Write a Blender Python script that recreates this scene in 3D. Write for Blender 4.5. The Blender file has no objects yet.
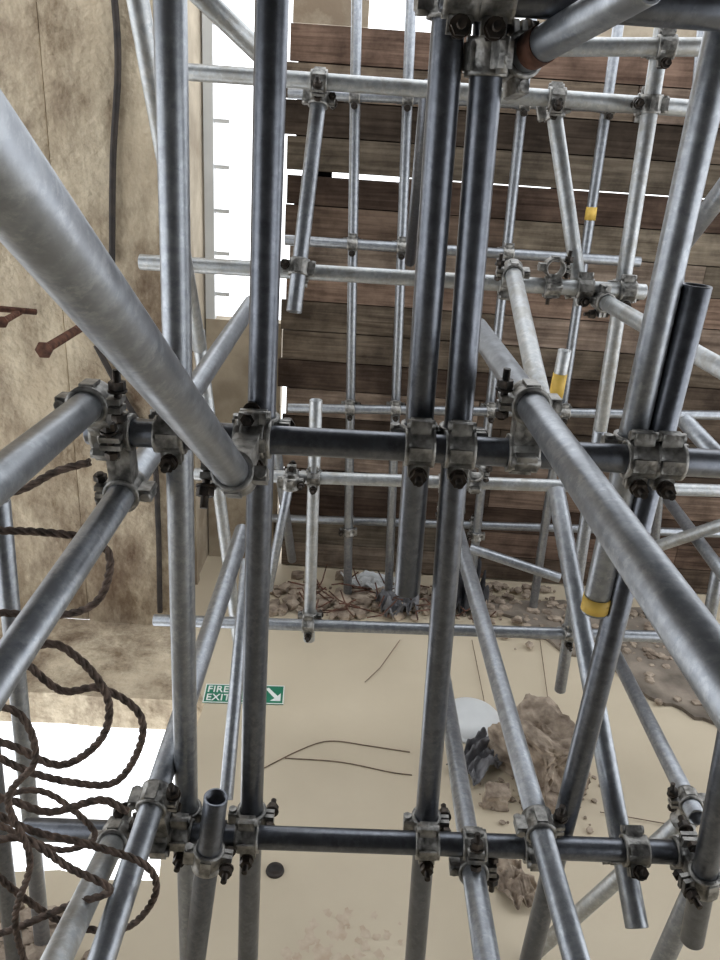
import bpy, bmesh, math, random
from mathutils import Vector, Matrix, noise
random.seed(7)
sc=bpy.context.scene
# Survey of the site: the camera pose was solved from the photo's vanishing points
# (pitch 23 deg down, roll 4 deg, 2.45 m above the floor).  P(x,y,Y) turns a bearing
# into the real world point on the vertical plane Y metres away (depths come from the
# 48.3 mm tube widths); G(x,y) does the same for the floor plane.  Everything is built in metres.
H=2.45; F=776.0; TH=math.radians(23.0); RO=math.radians(4.0)
Fw=Vector((0,math.cos(TH),-math.sin(TH))); U0=Vector((0,math.sin(TH),math.cos(TH))); R0=Vector((1,0,0))
R=R0*math.cos(RO)+U0*math.sin(RO); U=U0*math.cos(RO)-R0*math.sin(RO)
CAM=Vector((0,0,H))
def ray(x,y): return Fw+R*((x-360)/F)-U*((y-480)/F)
def P(x,y,Y):
    d=ray(x,y); return CAM+d*(Y/d.y)
def G(x,y,z=0.0):
    d=ray(x,y); return CAM+d*((z-H)/d.z)
# ---------- materials
def newmat(n):
    m=bpy.data.materials.new(n); m.use_nodes=True
    nt=m.node_tree; return m,nt,nt.nodes,nt.links,nt.nodes['Principled BSDF']
def noisemat(name,c1,c2,scale=5,rough=0.7,metal=0.0,bump=0.2,detail=8,stretch=(1,1,1),lo=.35,hi=.65,c3=None,bscale=None,rough2=None,c3s=.35,c3lo=.5,c3hi=.62,c4=None,bdist=.01,nr=.5,c3st=None):
    m,nt,N,L,b=newmat(name)
    tc=N.new('ShaderNodeTexCoord'); mp=N.new('ShaderNodeMapping'); mp.inputs['Scale'].default_value=stretch
    L.new(tc.outputs['Object'],mp.inputs['Vector'])
    n=N.new('ShaderNodeTexNoise'); n.inputs['Scale'].default_value=scale; n.inputs['Detail'].default_value=detail; n.inputs['Roughness'].default_value=nr
    L.new(mp.outputs[0],n.inputs['Vector'])
    r=N.new('ShaderNodeValToRGB'); e=r.color_ramp.elements
    e[0].position=lo; e[0].color=(*c1,1); e[1].position=hi; e[1].color=(*c2,1)
    L.new(n.outputs['Fac'],r.inputs['Fac']); col=r.outputs[0]
    for cc,s_,off in ((c4,c3s*3.1,17),(c3,c3s,0)):
        if cc is None: continue
        o_=N.new('ShaderNodeVectorMath'); o_.operation='ADD'; o_.inputs[1].default_value=(off,off,off); L.new(mp.outputs[0],o_.inputs[0])
        n2=N.new('ShaderNodeTexNoise'); n2.inputs['Scale'].default_value=scale*s_; n2.inputs['Detail'].default_value=12; n2.inputs['Roughness'].default_value=.72
        L.new(o_.outputs[0],n2.inputs['Vector'])
        r2=N.new('ShaderNodeValToRGB'); r2.color_ramp.elements[0].position=c3lo; r2.color_ramp.elements[1].position=c3hi
        L.new(n2.outputs['Fac'],r2.inputs['Fac'])
        mx=N.new('ShaderNodeMixRGB'); mx.inputs[2].default_value=(*cc,1)
        L.new(r2.outputs[0],mx.inputs[0]); L.new(col,mx.inputs[1]); col=mx.outputs[0]
    L.new(col,b.inputs['Base Color'])
    b.inputs['Metallic'].default_value=metal; b.inputs['Roughness'].default_value=rough
    if rough2 is not None:
        mr=N.new('ShaderNodeMapRange'); mr.inputs['To Min'].default_value=rough; mr.inputs['To Max'].default_value=rough2
        mr.inputs['From Min'].default_value=.3; mr.inputs['From Max'].default_value=.7
        L.new(n.outputs['Fac'],mr.inputs['Value']); L.new(mr.outputs[0],b.inputs['Roughness'])
    if bump:
        bp=N.new('ShaderNodeBump'); bp.inputs['Strength'].default_value=bump; bp.inputs['Distance'].default_value=bdist
        nb=n
        if bscale:
            nb=N.new('ShaderNodeTexNoise'); nb.inputs['Scale'].default_value=bscale; nb.inputs['Detail'].default_value=8; L.new(tc.outputs['Object'],nb.inputs['Vector'])
        L.new(nb.outputs['Fac'],bp.inputs['Height']); L.new(bp.outputs[0],b.inputs['Normal'])
    return m
M={}
M['dark']=noisemat('galv_steel_shaded',(.115,.125,.145),(.17,.183,.21),60,.29,.88,.03,10,c3=(.13,.14,.16),rough2=.40,c4=(.18,.19,.215),c3lo=.48,c3hi=.60)  # darker galvanised copy: shade on the shadowed tubes put into the colour
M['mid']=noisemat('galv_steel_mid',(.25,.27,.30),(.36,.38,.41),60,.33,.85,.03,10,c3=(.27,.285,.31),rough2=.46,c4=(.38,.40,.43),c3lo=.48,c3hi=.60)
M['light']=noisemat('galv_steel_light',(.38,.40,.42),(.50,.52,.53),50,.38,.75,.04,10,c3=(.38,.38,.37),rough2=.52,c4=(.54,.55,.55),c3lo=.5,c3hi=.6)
M['coup']=noisemat('coupler_galv',(.13,.13,.125),(.46,.45,.43),45,.36,.8,.5,8,rough2=.6)
M['bolt']=noisemat('bolt_black',(.015,.014,.013),(.07,.055,.045),60,.45,.6,.3)
M['rust']=noisemat('rusty_steel',(.05,.022,.014),(.16,.07,.045),30,.8,.2,.5)
M['wire']=noisemat('wire_brown',(.14,.10,.07),(.24,.17,.12),30,.8,.1,0)
M['rope']=noisemat('rope_brown',(.045,.032,.025),(.17,.12,.095),60,.85,0,.5)
M['floor']=noisemat('floor_beige',(.54,.465,.345),(.61,.53,.40),1.6,.55,0,.04,10,c3=(.57,.49,.365),bscale=30)
M['screed']=noisemat('floor_screed',(.12,.10,.08),(.32,.27,.22),6,.9,0,.6,10,c3=(.20,.17,.14),bscale=20)
M['conc']=noisemat('concrete_stained',(.20,.145,.09),(.64,.55,.41),4.0,.9,0,.8,15,stretch=(1,1,.5),lo=.37,hi=.60,c3=(.12,.075,.045),bscale=30,c3s=.42,c3lo=.47,c3hi=.64,c4=(.52,.43,.31),bdist=.02,nr=.72)
M['concpale']=noisemat('concrete_pale',(.30,.25,.185),(.50,.43,.33),4,.9,0,.3,10,bscale=24,c3=(.27,.21,.15))
M['rubble']=noisemat('rubble_concrete',(.16,.12,.09),(.46,.38,.30),14,.95,0,.9,10,bscale=35)
M['blocker']=noisemat('light_blocker_dark',(.03,.028,.026),(.06,.055,.05),3,.9,0,.1)  # dark finish for the added, unseen light blockers
M['cloth']=noisemat('cloth_dark',(.02,.02,.024),(.05,.05,.055),20,.9,0,.2)
M['grey']=noisemat('sheet_grey',(.06,.06,.065),(.20,.20,.215),9,.6,0,.2)
M['yellow']=noisemat('yellow_tape',(.55,.36,.06),(.72,.48,.10),20,.6,0,0)
M['white']=noisemat('white_plastic',(.62,.64,.65),(.72,.74,.75),5,.35,0,0)
M['green']=noisemat('sign_green',(.01,.16,.09),(.015,.20,.11),5,.5,0,0)
M['signw']=noisemat('sign_white',(.75,.78,.75),(.8,.82,.8),5,.5,0,0)
M['pink']=noisemat('scraped_patch',(.50,.39,.29),(.60,.51,.40),25,.9,0,0)
M['black']=noisemat('cable_black',(.012,.01,.01),(.04,.03,.025),20,.7,0,.1)
def woodmat():
    m,nt,N,L,b=newmat('timber_boards')
    tc=N.new('ShaderNodeTexCoord'); at=N.new('ShaderNodeAttribute'); at.attribute_name='tone'
    mp=N.new('ShaderNodeMapping'); mp.inputs['Scale'].default_value=(1.2,1,26)
    ad=N.new('ShaderNodeVectorMath'); ad.operation='ADD'
    sc_=N.new('ShaderNodeVectorMath'); sc_.operation='SCALE'; sc_.inputs['Scale'].default_value=37
    L.new(at.outputs['Color'],sc_.inputs[0]); L.new(tc.outputs['Object'],ad.inputs[0]); L.new(sc_.outputs[0],ad.inputs[1]); L.new(ad.outputs[0],mp.inputs['Vector'])
    n=N.new('ShaderNodeTexNoise'); n.inputs['Scale'].default_value=2; n.inputs['Detail'].default_value=8; n.inputs['Distortion'].default_value=.6
    L.new(mp.outputs[0],n.inputs['Vector'])
    r=N.new('ShaderNodeValToRGB'); e=r.color_ramp.elements; e[0].position=.3; e[0].color=(.15,.108,.082,1); e[1].position=.7; e[1].color=(.37,.285,.225,1)
    L.new(n.outputs['Fac'],r.inputs['Fac'])
    mx=N.new('ShaderNodeMixRGB'); mx.blend_type='MULTIPLY'; mx.inputs[0].default_value=1
    L.new(r.outputs[0],mx.inputs[1]); L.new(at.outputs['Color'],mx.inputs[2])
    n2=N.new('ShaderNodeTexNoise'); n2.inputs['Scale'].default_value=3.5; n2.inputs['Detail'].default_value=10; n2.inputs['Roughness'].default_value=.65; L.new(tc.outputs['Object'],n2.inputs['Vector'])
    r2=N.new('ShaderNodeValToRGB'); r2.color_ramp.elements[0].position=.38; r2.color_ramp.elements[0].color=(.42,.41,.41,1); r2.color_ramp.elements[1].position=.6
    L.new(n2.outputs['Fac'],r2.inputs['Fac'])
    m2=N.new('ShaderNodeMixRGB'); m2.blend_type='MULTIPLY'; m2.inputs[0].default_value=1
    L.new(mx.outputs[0],m2.inputs[1]); L.new(r2.outputs[0],m2.inputs[2])
    L.new(m2.outputs[0],b.inputs['Base Color']); b.inputs['Roughness'].default_value=.95; b.inputs['Specular IOR Level'].default_value=.15
    bp=N.new('ShaderNodeBump'); bp.inputs['Strength'].default_value=.3; bp.inputs['Distance'].default_value=.005
    L.new(n.outputs['Fac'],bp.inputs['Height']); L.new(bp.outputs[0],b.inputs['Normal'])
    return m
M['wood']=woodmat()
# ---------- mesh helpers
def finish(name,bm,mats,smooth=False,parent=None):
    me=bpy.data.meshes.new(name); bm.to_mesh(me); bm.free()
    for m in (mats if isinstance(mats,list) else [mats]): me.materials.append(M[m])
    if smooth:
        for p in me.polygons: p.use_smooth=True
    o=bpy.data.objects.new(name,me); sc.collection.objects.link(o)
    if parent: o.parent=parent
    return o
def basis(a):
    a=a.normalized(); t=Vector((0,0,1)) if abs(a.z)<.9 else Vector((1,0,0))
    u=a.cross(t).normalized(); v=a.cross(u).normalized(); return a,u,v
def lathe(bm,c,axis,prof,seg=24,mi=0,closed=True,smooth=True):
    a,u,v=basis(axis); rings=[]
    for (r,h) in prof:
        rings.append([bm.verts.new(c+a*h+(u*math.cos(2*math.pi*k/seg)+v*math.sin(2*math.pi*k/seg))*r) for k in range(seg)])
    n=len(rings)
    for i in range(n if closed else n-1):
        A=rings[i];B=rings[(i+1)%n]
        for k in range(seg):
            f=bm.faces.new((A[k],A[(k+1)%seg],B[(k+1)%seg],B[k])); f.material_index=mi; f.smooth=smooth
    return rings
def solidcyl(bm,c,axis,r,h,seg=12,mi=0):
    rs=lathe(bm,c,axis,[(r,-h/2),(r,h/2)],seg,mi,closed=False,smooth=seg>8)
    for q in rs:
        f=bm.faces.new(q); f.material_index=mi
def box(bm,c,ax,dims,mi=0):
    X,Yv,Z=ax; vs=[]
    for i in (-1,1):
        for j in (-1,1):
            for k in (-1,1):
                vs.append(bm.verts.new(c+X*(i*dims[0]/2)+Yv*(j*dims[1]/2)+Z*(k*dims[2]/2)))
    fs=[]
    for q in ((0,1,3,2),(4,6,7,5),(0,4,5,1),(2,3,7,6),(0,2,6,4),(1,5,7,3)):
        f=bm.faces.new([vs[t] for t in q]); f.material_index=mi; fs.append(f)
    return fs
WX=(Vector((1,0,0)),Vector((0,1,0)),Vector((0,0,1)))
def aabb(bm,x0,x1,y0,y1,z0,z1,mi=0):
    return box(bm,Vector(((x0+x1)/2,(y0+y1)/2,(z0+z1)/2)),WX,(x1-x0,y1-y0,z1-z0),mi)
TR=.02415
TUBES={}
def tube(key,p0,p1,mat,r=TR,name='scaffold_tube'):
    bm=bmesh.new(); c=(p0+p1)/2; L=(p1-p0).length; h=L/2
    prof=[(r-.004,-h),(r-.001,-h),(r,-h+.0015),(r,h-.0015),(r-.001,h),(r-.004,h)]
    lathe(bm,Vector((0,0,0)),p1-p0,prof,32)
    bmesh.ops.recalc_face_normals(bm,faces=bm.faces)
    o=finish(name,bm,mat); o.location=c
    for p in o.data.polygons:
        p.use_smooth = p.area>r*.02
    TUBES[key]=(p0,p1)
    return o
def V(key,x0,y0,x1,y1,Y,mat,top=None,bot=None):
    a=P(x0,y0,Y); b=P(x1,y1,Y); d=(b-a)
    if top is not None: a=a+d*((top-a.z)/d.z)
    if bot is not None: b=b+d*((bot-b.z)/d.z)
    return tube(key,a,b,mat)
def coupler(k1,k2,s=1.0):
    a0,a1=TUBES[k1]; b0,b1=TUBES[k2]
    d1=(a1-a0).normalized(); d2=(b1-b0).normalized(); w=a0-b0
    b=d1.dot(d2); d=d1.dot(w); e=d2.dot(w); den=max(1-b*b,1e-4)
    t1=(b*e-d)/den; t2=(e-b*d)/den
    t1=max(.03,min((a1-a0).length-.03,t1)); t2=max(.03,min((b1-b0).length-.03,t2))
    p=a0+d1*t1; q=b0+d2*t2
    if (p-q).length>.20: return
    coupler_at(p,d1,q,d2)
def coupler_at(p,d1,q,d2):
    n=(q-p)
    if n.length<1e-3: n=d1.cross(d2)
    dist=n.length; n.normalize(); mid=(p+q)/2
    bm=bmesh.new(); w=.05; ri=TR+.0002; ro=TR+.005
    for c,ax,nn in ((p,d1,-n),(q,d2,n)):
        ax=ax.normalized(); nn=(nn-ax*nn.dot(ax)).normalized(); sd=ax.cross(nn).normalized()
        c0=c-mid
        prof=[(ri,-w/2),(ro+.003,-w/2),(ro+.003,-w/2+.006),(ro,-w/2+.011),(ro,w/2-.011),(ro+.003,w/2-.006),(ro+.003,w/2),(ri,w/2)]
        lathe(bm,c0,ax,prof,24)
        for s_ in (1,-1):
            lc=c0+sd*s_*(ro+.009)
            box(bm,lc+nn*.007,(sd,nn,ax),(.022,.009,.034))
            box(bm,lc-nn*.007,(sd,nn,ax),(.022,.009,.034))
        lc=c0+sd*(ro+.013)
        solidcyl(bm,lc+nn*.012,nn,.0062,.085,10,1)
        solidcyl(bm,lc+nn*.030,nn,.0135,.013,6,1)
        solidcyl(bm,lc+nn*.021,nn,.015,.004,14,1)
        solidcyl(bm,lc-nn*.021,nn,.012,.010,6,1)
        solidcyl(bm,c0-sd*(ro+.012),ax,.0085,.046,12,0)
        box(bm,c0+nn*(ro+.002),(sd,nn,ax),(.022,.006,.036))
    nn=n; u=(d1-n*d1.dot(n)).normalized(); v=n.cross(u)
    box(bm,Vector((0,0,0)),(u,v,nn),(.040,.040,max(dist-2*TR,.006)+.008))
    bmesh.ops.recalc_face_normals(bm,faces=bm.faces)
    o=finish('scaffold_coupler',bm,['coup','bolt']); o.location=mid
# ---------- room shell
def slab(name,pts,z0,z1,mat):
    bm=bmesh.new(); b=[bm.verts.new((x,y,z0)) for x,y in pts]; t=[bm.verts.new((x,y,z1)) for x,y in pts]
    n=len(pts); bm.faces.new(t); bm.faces.new(b[::-1])
    for i in range(n): bm.faces.new((b[i],b[(i+1)%n],t[(i+1)%n],t[i]))
    bmesh.ops.recalc_face_normals(bm,faces=bm.faces)
    return finish(name,bm,mat)
def jag(x0,y0,x1,y1,n,a):
    out=[]
    for i in range(1,n):
        t=i/n; out.append((x0+(x1-x0)*t+random.uniform(-a,a),y0+(y1-y0)*t+random.uniform(-a,a)))
    return out
floor=slab('floor',[(-5,-3),(5,-3),(5,4.6),(-.94,4.6),(-.94,3.5),(-.66,2.95)]+jag(-.66,2.95,-.64,2.0,8,.012)+[(-.62,1.98)]+jag(-.62,1.98,-5,1.95,24,.02)+[(-5,1.95)],-.18,0,'floor')
fb=slab('concrete_floor_edge',[(-5,2.93)]+jag(-5,2.93,-.67,2.95,26,.02)+[(-.665,2.96),(-.945,3.5),(-.945,3.56),(-5,3.56)],-.18,.0,'conc')
bm=bmesh.new()
xs=[-5,-3.9,-2.85,-2.2,-1.42,-.945]; yo=[0,.01,0,.012,0]
for i in range(5): aabb(bm,xs[i]+.004,xs[i+1]-.004,3.55+yo[i],3.85,0,5)
aabb(bm,-5,-.95,3.57,3.84,0,5)
bmesh.ops.recalc_face_normals(bm,faces=bm.faces)
finish('wall_left',bm,'conc')
bm=bmesh.new(); aabb(bm,-1.15,-.94,3.851,4.5,0,5); aabb(bm,-.94,-.925,4.0,4.06,0,5)
finish('wall_return',bm,'concpale')
bm=bmesh.new(); aabb(bm,-.93,-.50,4.36,4.46,0,1.52,1); aabb(bm,-.93,-.88,4.36,4.42,1.52,5.0);
for k in range(7): aabb(bm,-.88,-.80,4.37,4.385,1.65+k*.22,1.67+k*.22)
finish('window_1',bm,['white','concpale'])
bm=bmesh.new(); cl=bm.loops.layers.color.new('tone'); z=0.01
def put(x0,x1,z0,z1,t,g):
    for f in aabb(bm,x0,x1,4.3+random.uniform(0,.008),4.34,z0,z1):
        for l in f.loops: l[cl]=(t,t*.99*g,t*.97*g,1)
while z<2.90:
    hgt=.160; x=-.49+random.uniform(-.03,.03)
    slot = abs(z+hgt-2.28)<.083
    while x<4.9:
        ln=random.choice([1.2,1.8,2.4,3.0])*random.uniform(.9,1.1)
        if slot and x<0: ln=.62
        x2=min(x+ln,5); t=random.uniform(.5,1.05); g=random.uniform(.95,1.05)
        put(x+.002,x2-.002,z,z+hgt-(.02 if slot and x<0 else 0),t,g)
        x=x2
    z+=hgt+.006
zz=.0  # dark backing added behind the boards so the seams leak no light
while zz<2.85:
    if abs(zz+.08-2.28)>.1:
        for f in aabb(bm,-.45,5,4.3405,4.36,zz,zz+.158):
            for l in f.loops: l[cl]=(.25,.24,.23,1)
    zz+=.16
finish('wall_back',bm,'wood')
bm=bmesh.new()
for xx in (-.35,.9,2.1,3.3): aabb(bm,xx,xx+.09,4.361,4.42,0,2.98)
finish('trim_2',bm,'wood')
bm=bmesh.new(); aabb(bm,-.5,-.12,4.5,4.56,3.02,3.14); aabb(bm,.75,5,4.7,4.76,3.08,3.16)
finish('trim_1',bm,'concpale')
bm=bmesh.new(); aabb(bm,-5,5,-3.1,-3,0,3.8); finish('light_blocker_rear',bm,'blocker')  # added unseen wall behind the camera, a dark reflection for the tubes
bm=bmesh.new(); aabb(bm,-5,5,-3.1,2.4,3.8,3.95); finish('light_blocker_top',bm,'blocker')  # added unseen slab overhead, blocks light to keep the tube fronts dark
# ---------- main frame
YS=1.27; YH=1.218
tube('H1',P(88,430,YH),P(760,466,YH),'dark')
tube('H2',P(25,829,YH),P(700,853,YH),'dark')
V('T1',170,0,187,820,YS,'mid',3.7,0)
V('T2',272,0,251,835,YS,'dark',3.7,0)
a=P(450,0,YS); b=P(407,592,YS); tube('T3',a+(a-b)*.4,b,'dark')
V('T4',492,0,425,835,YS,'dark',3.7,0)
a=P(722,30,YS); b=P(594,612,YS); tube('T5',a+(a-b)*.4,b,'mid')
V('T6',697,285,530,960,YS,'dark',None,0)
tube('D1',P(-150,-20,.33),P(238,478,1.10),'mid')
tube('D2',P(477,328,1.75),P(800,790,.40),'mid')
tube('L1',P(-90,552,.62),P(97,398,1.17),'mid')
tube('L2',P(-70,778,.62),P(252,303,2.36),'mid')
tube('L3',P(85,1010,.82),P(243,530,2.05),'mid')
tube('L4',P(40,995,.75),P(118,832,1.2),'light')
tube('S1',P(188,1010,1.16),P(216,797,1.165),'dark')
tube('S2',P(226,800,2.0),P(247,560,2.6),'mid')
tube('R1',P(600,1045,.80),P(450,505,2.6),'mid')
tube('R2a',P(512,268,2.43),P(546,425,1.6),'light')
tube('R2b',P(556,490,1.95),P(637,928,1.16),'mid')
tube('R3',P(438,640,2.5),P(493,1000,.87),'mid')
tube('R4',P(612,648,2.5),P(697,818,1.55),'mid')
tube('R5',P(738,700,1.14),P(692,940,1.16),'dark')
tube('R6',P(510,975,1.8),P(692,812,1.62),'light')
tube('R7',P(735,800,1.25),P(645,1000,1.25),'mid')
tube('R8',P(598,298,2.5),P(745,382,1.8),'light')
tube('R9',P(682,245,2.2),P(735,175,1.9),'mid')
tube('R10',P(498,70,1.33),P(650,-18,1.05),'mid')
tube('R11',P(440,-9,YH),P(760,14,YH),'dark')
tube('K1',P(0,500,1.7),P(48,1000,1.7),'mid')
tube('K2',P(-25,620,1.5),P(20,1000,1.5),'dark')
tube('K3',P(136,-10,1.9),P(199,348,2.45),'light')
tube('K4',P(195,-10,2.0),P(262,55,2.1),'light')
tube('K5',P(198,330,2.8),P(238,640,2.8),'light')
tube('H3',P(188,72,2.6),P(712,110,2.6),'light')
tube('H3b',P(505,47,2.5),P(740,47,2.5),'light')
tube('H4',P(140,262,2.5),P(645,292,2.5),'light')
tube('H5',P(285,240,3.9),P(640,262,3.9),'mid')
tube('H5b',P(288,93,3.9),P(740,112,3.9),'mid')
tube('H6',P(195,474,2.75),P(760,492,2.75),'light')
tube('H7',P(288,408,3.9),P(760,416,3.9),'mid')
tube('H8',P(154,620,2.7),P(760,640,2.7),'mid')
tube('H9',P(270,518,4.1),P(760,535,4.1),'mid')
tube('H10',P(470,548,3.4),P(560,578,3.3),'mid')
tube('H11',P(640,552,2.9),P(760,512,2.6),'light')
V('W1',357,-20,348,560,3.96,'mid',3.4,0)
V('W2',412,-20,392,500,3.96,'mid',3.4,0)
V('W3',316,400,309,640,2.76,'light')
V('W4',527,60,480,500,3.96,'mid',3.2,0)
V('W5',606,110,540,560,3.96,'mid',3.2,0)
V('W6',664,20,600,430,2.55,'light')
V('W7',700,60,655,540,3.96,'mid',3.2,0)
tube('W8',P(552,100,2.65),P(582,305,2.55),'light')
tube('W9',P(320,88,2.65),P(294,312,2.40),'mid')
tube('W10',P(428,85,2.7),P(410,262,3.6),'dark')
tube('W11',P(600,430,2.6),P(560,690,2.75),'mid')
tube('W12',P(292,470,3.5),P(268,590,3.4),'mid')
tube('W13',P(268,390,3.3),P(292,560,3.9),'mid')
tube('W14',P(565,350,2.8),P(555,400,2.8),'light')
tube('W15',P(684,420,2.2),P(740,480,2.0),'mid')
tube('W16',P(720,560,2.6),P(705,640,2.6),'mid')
tube('W17',P(668,500,3.2),P(735,590,2.4),'mid')
for k in [('H1','L1'),('H1','L2'),('H1','T1'),('H1','D1'),('H1','T2'),('H1','T3'),('H1','T4'),('H1','D2'),('H1','T5'),('H1','T6'),
          ('H2','L4'),('H2','L3'),('H2','T1'),('H2','S1'),('H2','T2'),('H2','T4'),('H2','R3'),('H2','R1'),('H2','R2b'),('H2','R5'),
          ('H4','W9'),('H4','W8'),('H4','R2a'),('H4','W6'),('H3','W9'),('H3','W6'),('H3','W8'),('H8','W3'),('H6','W3'),('H6','R1'),('H6','K5'),
          ('H7','W1'),('H7','W2'),('H7','W4'),('H7','W5'),('H7','W7'),('H5','W1'),('H5','W2'),('H5','W4'),('H5b','W1'),('H5b','W2'),('H5b','W4'),('H5b','W5'),
          ('H9','W1'),('H9','W4'),('R8','W6'),('T4','R10'),('R11','T3'),('R11','T4'),('H3b','W6'),('R4','R6'),('H8','W11')]:
    coupler(*k)
hd=(TUBES['H4'][1]-TUBES['H4'][0]).normalized()
for (x,y) in ((552,287),):
    q=P(x,y,2.5); coupler_at(q,hd,q+Vector((0,.01,.058)),Vector((0,1,0)))
hd=(TUBES['H6'][1]-TUBES['H6'][0]).normalized()
q=P(474,483,2.75); coupler_at(q,hd,q+Vector((0,-.02,.055)),Vector((.3,1,0)))
q=P(292,477,2.75); coupler_at(q,hd,q+Vector((0,-.055,0)),Vector((0,0,1)))
def band(key,t,mat,w=.03,name='yellow_tape_band'):
    a,b=TUBES[key]; d=(b-a); c=a+d*t; bm=bmesh.new()
    lathe(bm,Vector((0,0,0)),d,[(TR+.0003,-w/2),(TR+.0018,-w/2),(TR+.0018,w/2),(TR+.0003,w/2)],24)
    bmesh.ops.recalc_face_normals(bm,faces=bm.faces); o=finish(name,bm,mat); o.location=c
band('T5',.985,'yellow'); band('W14',.7,'yellow',.09); band('R10',.32,'rust',.03,'rusty_collar'); band('W5',.30,'yellow',.06)
# ---------- ropes, cables
def crom(pts,n=14):
    out=[]; q=[pts[0]*2-pts[1]]+pts+[pts[-1]*2-pts[-2]]
    for i in range(1,len(q)-2):
        for k in range(n):
            t=k/n; p0,p1,p2,p3=q[i-1:i+3]
            out.append(.5*((2*p1)+(p2-p0)*t+(2*p0-5*p1+4*p2-p3)*t*t+(3*p1-p0-3*p2+p3)*t*t*t))
    out.append(pts[-1]); return out
def curveobj(name,lines,r,mat):
    cu=bpy.data.curves.new(name,'CURVE'); cu.dimensions='3D'; cu.bevel_depth=r; cu.bevel_resolution=3; cu.use_fill_caps=True
    for ln in lines:
        s=cu.splines.new('POLY'); s.points.add(len(ln)-1)
        for i,p in enumerate(ln): s.points[i].co=(*p,1)
    cu.materials.append(M[mat]); o=bpy.data.objects.new(name,cu); sc.collection.objects.link(o); return o
def rope(name,pts,R_=.0045,pitch=.05,mat='rope',strands=3):
    c=crom(pts,30); L=[0]
    for i in range(1,len(c)): L.append(L[-1]+(c[i]-c[i-1]).length)
    N=int(L[-1]/.0045); sm=[]; j=0
    for k in range(N+1):
        s=L[-1]*k/N
        while j<len(L)-2 and L[j+1]<s: j+=1
        t=(s-L[j])/max(L[j+1]-L[j],1e-9); sm.append(c[j].lerp(c[j+1],t))
    lines=[[] for _ in range(strands)]; up=Vector((.3,.2,1)).normalized(); u=None
    for k in range(len(sm)):
        tan=(sm[min(k+1,len(sm)-1)]-sm[max(k-1,0)]).normalized()
        u=(up if u is None else u); u=(u-tan*u.dot(tan)).normalized(); v=tan.cross(u)
        ph=2*math.pi*(L[-1]*k/N)/pitch
        for s_ in range(strands):
            a=ph+2*math.pi*s_/strands; lines[s_].append(sm[k]+(u*math.cos(a)+v*math.sin(a))*R_*.75)
    return curveobj(name,lines,R_*.8,mat)
def pp(l,Y): return [P(x,y,Y if len(t)==0 else t[0]) for (x,y,*t) in l]
rope('twisted_rope',pp([(-30,640),(15,655),(60,690),(100,688),(138,712),(140,745),(115,782),(70,782),(20,768),(-30,740)],1.05))
rope('twisted_rope',pp([(-30,735),(10,745),(60,765),(100,740),(108,700),(80,660),(40,645),(-30,690)],1.0))
rope('twisted_rope',pp([(-30,800),(30,830),(90,845),(145,865),(155,895),(125,928),(70,925),(20,895),(-30,850)],1.0))
rope('twisted_rope',pp([(-30,850),(20,838),(70,868),(110,890),(70,905),(10,930),(-30,940)],.95))
rope('twisted_rope',pp([(-30,530),(40,532),(92,540),(110,560),(98,600),(60,615),(-10,612)],1.1))
rope('twisted_rope',pp([(-30,790),(10,800),(50,812),(100,800),(128,812)],.97))
rope('twisted_rope',pp([(-30,500),(20,490),(55,472),(90,462)],1.02),R_=.004)
rope('twisted_rope',pp([(-30,700),(20,715),(35,760),(8,800),(30,860),(15,920),(30,980)],.93),R_=.004)
rope('twisted_rope',pp([(-30,825),(0,800),(30,790),(60,800),(95,835),(60,850),(10,830),(-30,810)],1.08),R_=.004)
curveobj('wall_cable',[crom(pp([(112,-30),(118,60),(113,160),(112,262)],3.53)),crom(pp([(96,345),(125,400),(152,450),(158,520),(160,612)],3.53))],.014,'black')
def rod(name,p,q,r,mat):
    bm=bmesh.new(); solidcyl(bm,Vector((0,0,0)),q-p,r,(q-p).length,12)
    solidcyl(bm,(q-p)*.5,q-p,r*1.8,.012,6)
    o=finish(name,bm,mat); o.location=(p+q)/2
rod('rusty_anchor_bolt',P(80,328,3.55),P(44,350,3.1),.02,'rust')
rod('rusty_anchor_bolt',P(36,312,3.55),P(-10,308,3.4),.014,'rust')
rod('rusty_anchor_bolt',P(20,312,3.55),P(2,322,3.1),.014,'rust')
# ---------- floor objects
def chunk(name,c,sx,sy,sz,seed,mat='rubble',sub=3,bm=None,rot=0):
    own=bm is None
    if own: bm=bmesh.new()
    r=bmesh.ops.create_icosphere(bm,subdivisions=sub,radius=1)
    Rm=Matrix.Rotation(rot,3,'Z')
    for v in r['verts']:
        d=v.co.normalized(); n1=noise.noise(d*1.3+Vector((seed,0,0))); n2=noise.noise(d*4+Vector((0,seed,0))); n3=noise.noise(d*10+Vector((0,seed,3)))
        q=Vector([max(-.62,min(.62,t)) for t in d])
        q=q*(1.25+.55*n1+.2*n2+.10*n3)
        p=Rm@Vector((q.x*sx,q.y*sy,q.z*sz)); p.z=max(p.z,-sz*.6)
        v.co=p+(c if not own else Vector((0,0,0)))
    if own:
        o=finish(name,bm,mat); o.location=c+Vector((0,0,sz*.6)); return o
g=G(537,772); chunk('concrete_rubble',g,.145,.22,.18,12.1,sub=5,rot=.5)
g=G(495,802); chunk('concrete_rubble',g,.06,.055,.05,5.1)
g=G(555,810); chunk('concrete_rubble',g,.055,.065,.05,6.4)
g=G(577,782); chunk('concrete_rubble',g,.035,.04,.03,8.4)
bm=bmesh.new()
for i in range(320):
    x=random.uniform(268,500)
    y=random.gauss(598,9)+ (x-268)*.03
    g=G(x,y); s=random.uniform(.008,.05)*(1 if x<400 else .8)
    g.y=min(g.y,4.2); g.z=s*.5
    chunk('',g,s,s*random.uniform(.7,1.3),s*random.uniform(.5,.9),random.uniform(0,99),sub=1,bm=bm,rot=random.uniform(0,3))
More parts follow.
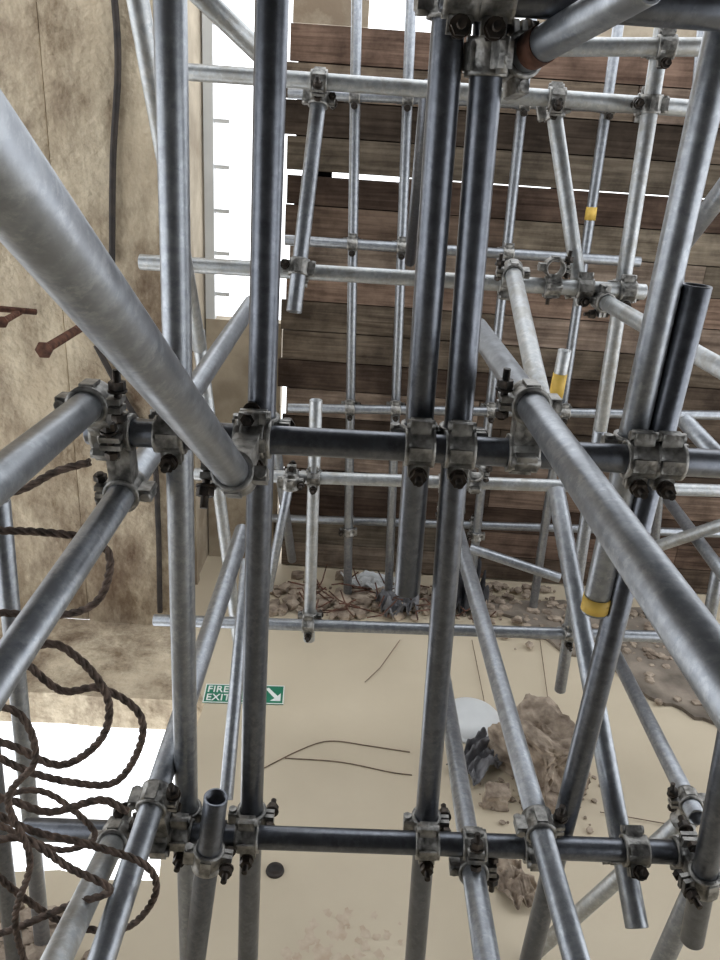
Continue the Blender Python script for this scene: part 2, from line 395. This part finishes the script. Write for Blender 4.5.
for i in range(280):
    x=random.uniform(480,740); y=600+(x-500)*.34+random.gauss(0,20); g=G(x,y); s=random.uniform(.006,.032); g.y=min(g.y,4.2); g.z=s*.5+.01
    chunk('',g,s,s*random.uniform(.7,1.3),s*.6,random.uniform(0,99),sub=1,bm=bm,rot=random.uniform(0,3))
for i in range(60):
    x=random.gauss(535,35); y=random.gauss(800,16); g=G(x,y); s=random.uniform(.004,.016); g.z=s*.5
    chunk('',g,s,s*random.uniform(.7,1.3),s*.6,random.uniform(0,99),sub=1,bm=bm,rot=random.uniform(0,3))
finish('debris_pile',bm,'rubble')
bm=bmesh.new()
for i in range(120):
    x=random.uniform(-40,95); y=random.uniform(905,1010)+x*.25; g=G(x,y); s=random.uniform(.01,.05); g.z=s*.5
    chunk('',g,s,s*random.uniform(.7,1.3),s*.7,random.uniform(0,99),sub=1,bm=bm,rot=random.uniform(0,3))
finish('debris_pile',bm,'rubble')
edge=[(470,606),(520,622),(560,655),(610,668),(650,700),(700,722),(760,750),(760,640),(700,625),(640,612),(560,604)]
pts=[]
for i,(x,y) in enumerate(edge):
    x2,y2=edge[(i+1)%len(edge)]
    for k in range(5):
        t=k/5; g=G(x+(x2-x)*t+random.uniform(-5,5),y+(y2-y)*t+random.uniform(-3,3)); pts.append((g.x,g.y))
slab('broken_screed',pts,.001,.02,'screed')
g=G(470,722); bm=bmesh.new(); prof=[(.0005,.075)]+[(.145*math.sin(a),.012+.063*math.cos(a)) for a in [i*math.pi/20 for i in range(1,10)]]+[(.145,.012),(.155,.012),(.155,.0),(.0005,.0)]
lathe(bm,Vector((0,0,0)),Vector((0,0,1)),prof,48,closed=False); bmesh.ops.recalc_face_normals(bm,faces=bm.faces)
o=finish('dome_ceiling_light',bm,'white'); o.location=(g.x,g.y,.001)
def sheet(name,c,sx,sy,amp,seed,mat,rot=0):
    bm=bmesh.new(); bmesh.ops.create_grid(bm,x_segments=36,y_segments=36,size=.5)
    for v in bm.verts:
        p=v.co.copy(); q=Vector((p.x*3.2+seed,p.y*3.2,0)); n1=abs(noise.noise(q)); n2=abs(noise.noise(q*2.7))
        ed=1+.35*noise.noise(Vector((p.x*2,p.y*2,seed+5)))
        v.co=Vector((p.x*sx*ed,p.y*sy*ed,.01+amp*(n1*1.5+n2*.6)))
    o=finish(name,bm,mat,True); o.location=c; o.rotation_euler=(0,0,rot)
    m=o.modifiers.new('s','SOLIDIFY'); m.thickness=.004
    return o
sheet('crumpled_sheet',G(480,764)+Vector((0,0,.005)),.15,.27,.07,2.2,'grey',-.8)
sheet('dark_rag',G(398,612)+Vector((0,0,.005)),.20,.20,.10,7.2,'grey',.4)
sheet('dark_jacket',G(458,604)+Vector((0,0,.005)),.24,.30,.24,4.2,'cloth',.2)
sheet('pale_rag',G(512,885)+Vector((0,0,.005)),.12,.22,.05,9.2,'rubble',.5)
sheet('pale_rag',G(370,588)+Vector((0,0,.005)),.35,.18,.05,11.2,'white',0)
def gp(l,z=.004): return [G(x,y,z) for x,y in l]
curveobj('bent_wire',[crom(gp([(264,768),(300,750),(330,741),(370,746),(410,752)]),8),crom(gp([(285,758),(340,762),(390,772),(412,775)]),8)],.0025,'wire')
curveobj('bent_wire',[gp([(365,682),(380,668),(400,640)],.01),gp([(472,640),(484,700),(488,740)],.01),gp([(600,812),(690,828)],.01),gp([(540,640),(548,700)],.01)],.0022,'wire')
tw=[]
for i in range(60):
    x=random.uniform(300,480); y=random.uniform(582,618); g=G(x,y,random.uniform(.02,.1)); a=random.uniform(0,6.3); l=random.uniform(.06,.26)
    tw.append([g,g+Vector((math.cos(a)*l*.5,math.sin(a)*l*.3,random.uniform(-.01,.05))),g+Vector((math.cos(a)*l,math.sin(a)*l*.6,random.uniform(-.01,.1)))])
curveobj('rebar_scraps',tw,.004,'rust')
g=G(275,871); bm=bmesh.new(); lathe(bm,Vector((0,0,0)),Vector((0,0,1)),[(.001,.004),(.018,.004),(.020,.009),(.032,.008),(.034,0),(.001,0)],28,closed=False)
bmesh.ops.recalc_face_normals(bm,faces=bm.faces); o=finish('floor_drain',bm,'black'); o.location=(g.x,g.y,.001)
bm=bmesh.new()
for k in range(36):
    x=random.gauss(340,32); y=random.gauss(938,15); s=random.uniform(.005,.026); g=G(x,y); vs=[]
    for i in range(11):
        a=2*math.pi*i/11; r=s*random.uniform(.5,1.3); vs.append(bm.verts.new((g.x+r*math.cos(a),g.y+r*math.sin(a)*1.2,.001+k*.00002)))
    bm.faces.new(vs)
finish('scraped_floor_patch',bm,'pink')
# ---------- fire exit sign
emp=bpy.data.objects.new('fire_exit_sign',None); sc.collection.objects.link(emp)
a=G(203,703); b=G(284,705); c=(a+G(284,687))/2
ang=math.atan2((b-a).y,(b-a).x); Wd=(b-a).length; Hd=Wd*.36
emp.location=(c.x,c.y,.002); emp.rotation_euler=(0,0,ang)
def flat(name,polys,z0,z1,mat):
    bm=bmesh.new()
    for pts in polys:
        n=len(pts); b_=[bm.verts.new((x*Wd,y*Hd,z0)) for x,y in pts]; t=[bm.verts.new((x*Wd,y*Hd,z1)) for x,y in pts]
        bm.faces.new(t); bm.faces.new(b_[::-1])
        for i in range(n): bm.faces.new((b_[i],b_[(i+1)%n],t[(i+1)%n],t[i]))
    bmesh.ops.recalc_face_normals(bm,faces=bm.faces); return finish(name,bm,mat,parent=emp)
def rc(x0,y0,x1,y1): return [(x0,y0),(x1,y0),(x1,y1),(x0,y1)]
flat('panel',[rc(-.5,-.5,.5,.5)],0,.004,'green')
flat('border',[rc(-.5,-.5,.5,-.46),rc(-.5,.46,.5,.5),rc(-.5,-.46,-.487,.46),rc(.487,-.46,.5,.46)],.004,.0046,'signw')
flat('arrow',[[(.26,.30),(.30,.36),(.42,-.08),(.46,.08),(.46,-.34),(.33,-.34),(.385,-.2)]],.004,.0052,'signw')
flat('running_man',[[(.06,.02),(.12,.22),(.16,.16),(.11,-.05)],[(.04,-.02),(.10,-.1),(.01,-.36),(-.02,-.32)],[(.08,-.06),(.13,-.04),(.16,-.2),(.20,-.34),(.16,-.36),(.12,-.22)],
   [(.01,.1),(.11,.2),(.10,.12),(.03,.04)],[(.14,.18),(.20,.06),(.185,.02),(.12,.14)],[(.145+.022*math.cos(t*.785),.30+.07*math.sin(t*.785)) for t in range(8)]],.004,.0052,'signw')
for nm,tx,yy in (('text_fire','FIRE',.06),('text_exit','EXIT',-.38)):
    cu=bpy.data.curves.new(nm,'FONT'); cu.body=tx; cu.size=Hd*.48; cu.extrude=.0006; cu.offset=.0008; cu.space_character=1.05; cu.materials.append(M['signw'])
    o=bpy.data.objects.new(nm,cu); sc.collection.objects.link(o); o.parent=emp; o.location=(-.47*Wd,yy*Hd,.0048); o.scale=(.82,1,1)
# ---------- world, light, camera
w=bpy.data.worlds.new('World'); sc.world=w; w.use_nodes=True
bg=w.node_tree.nodes['Background']; bg.inputs[0].default_value=(.95,.975,1,1); bg.inputs[1].default_value=2.6
cam=bpy.data.cameras.new('Camera'); cam.lens=36*F/960; cam.sensor_width=36; cam.clip_start=.02
co=bpy.data.objects.new('Camera',cam); sc.collection.objects.link(co); sc.camera=co
Mx=Matrix((R,U,-Fw)).transposed().to_4x4(); Mx.translation=CAM; co.matrix_world=Mx
sc.view_settings.view_transform='Standard'
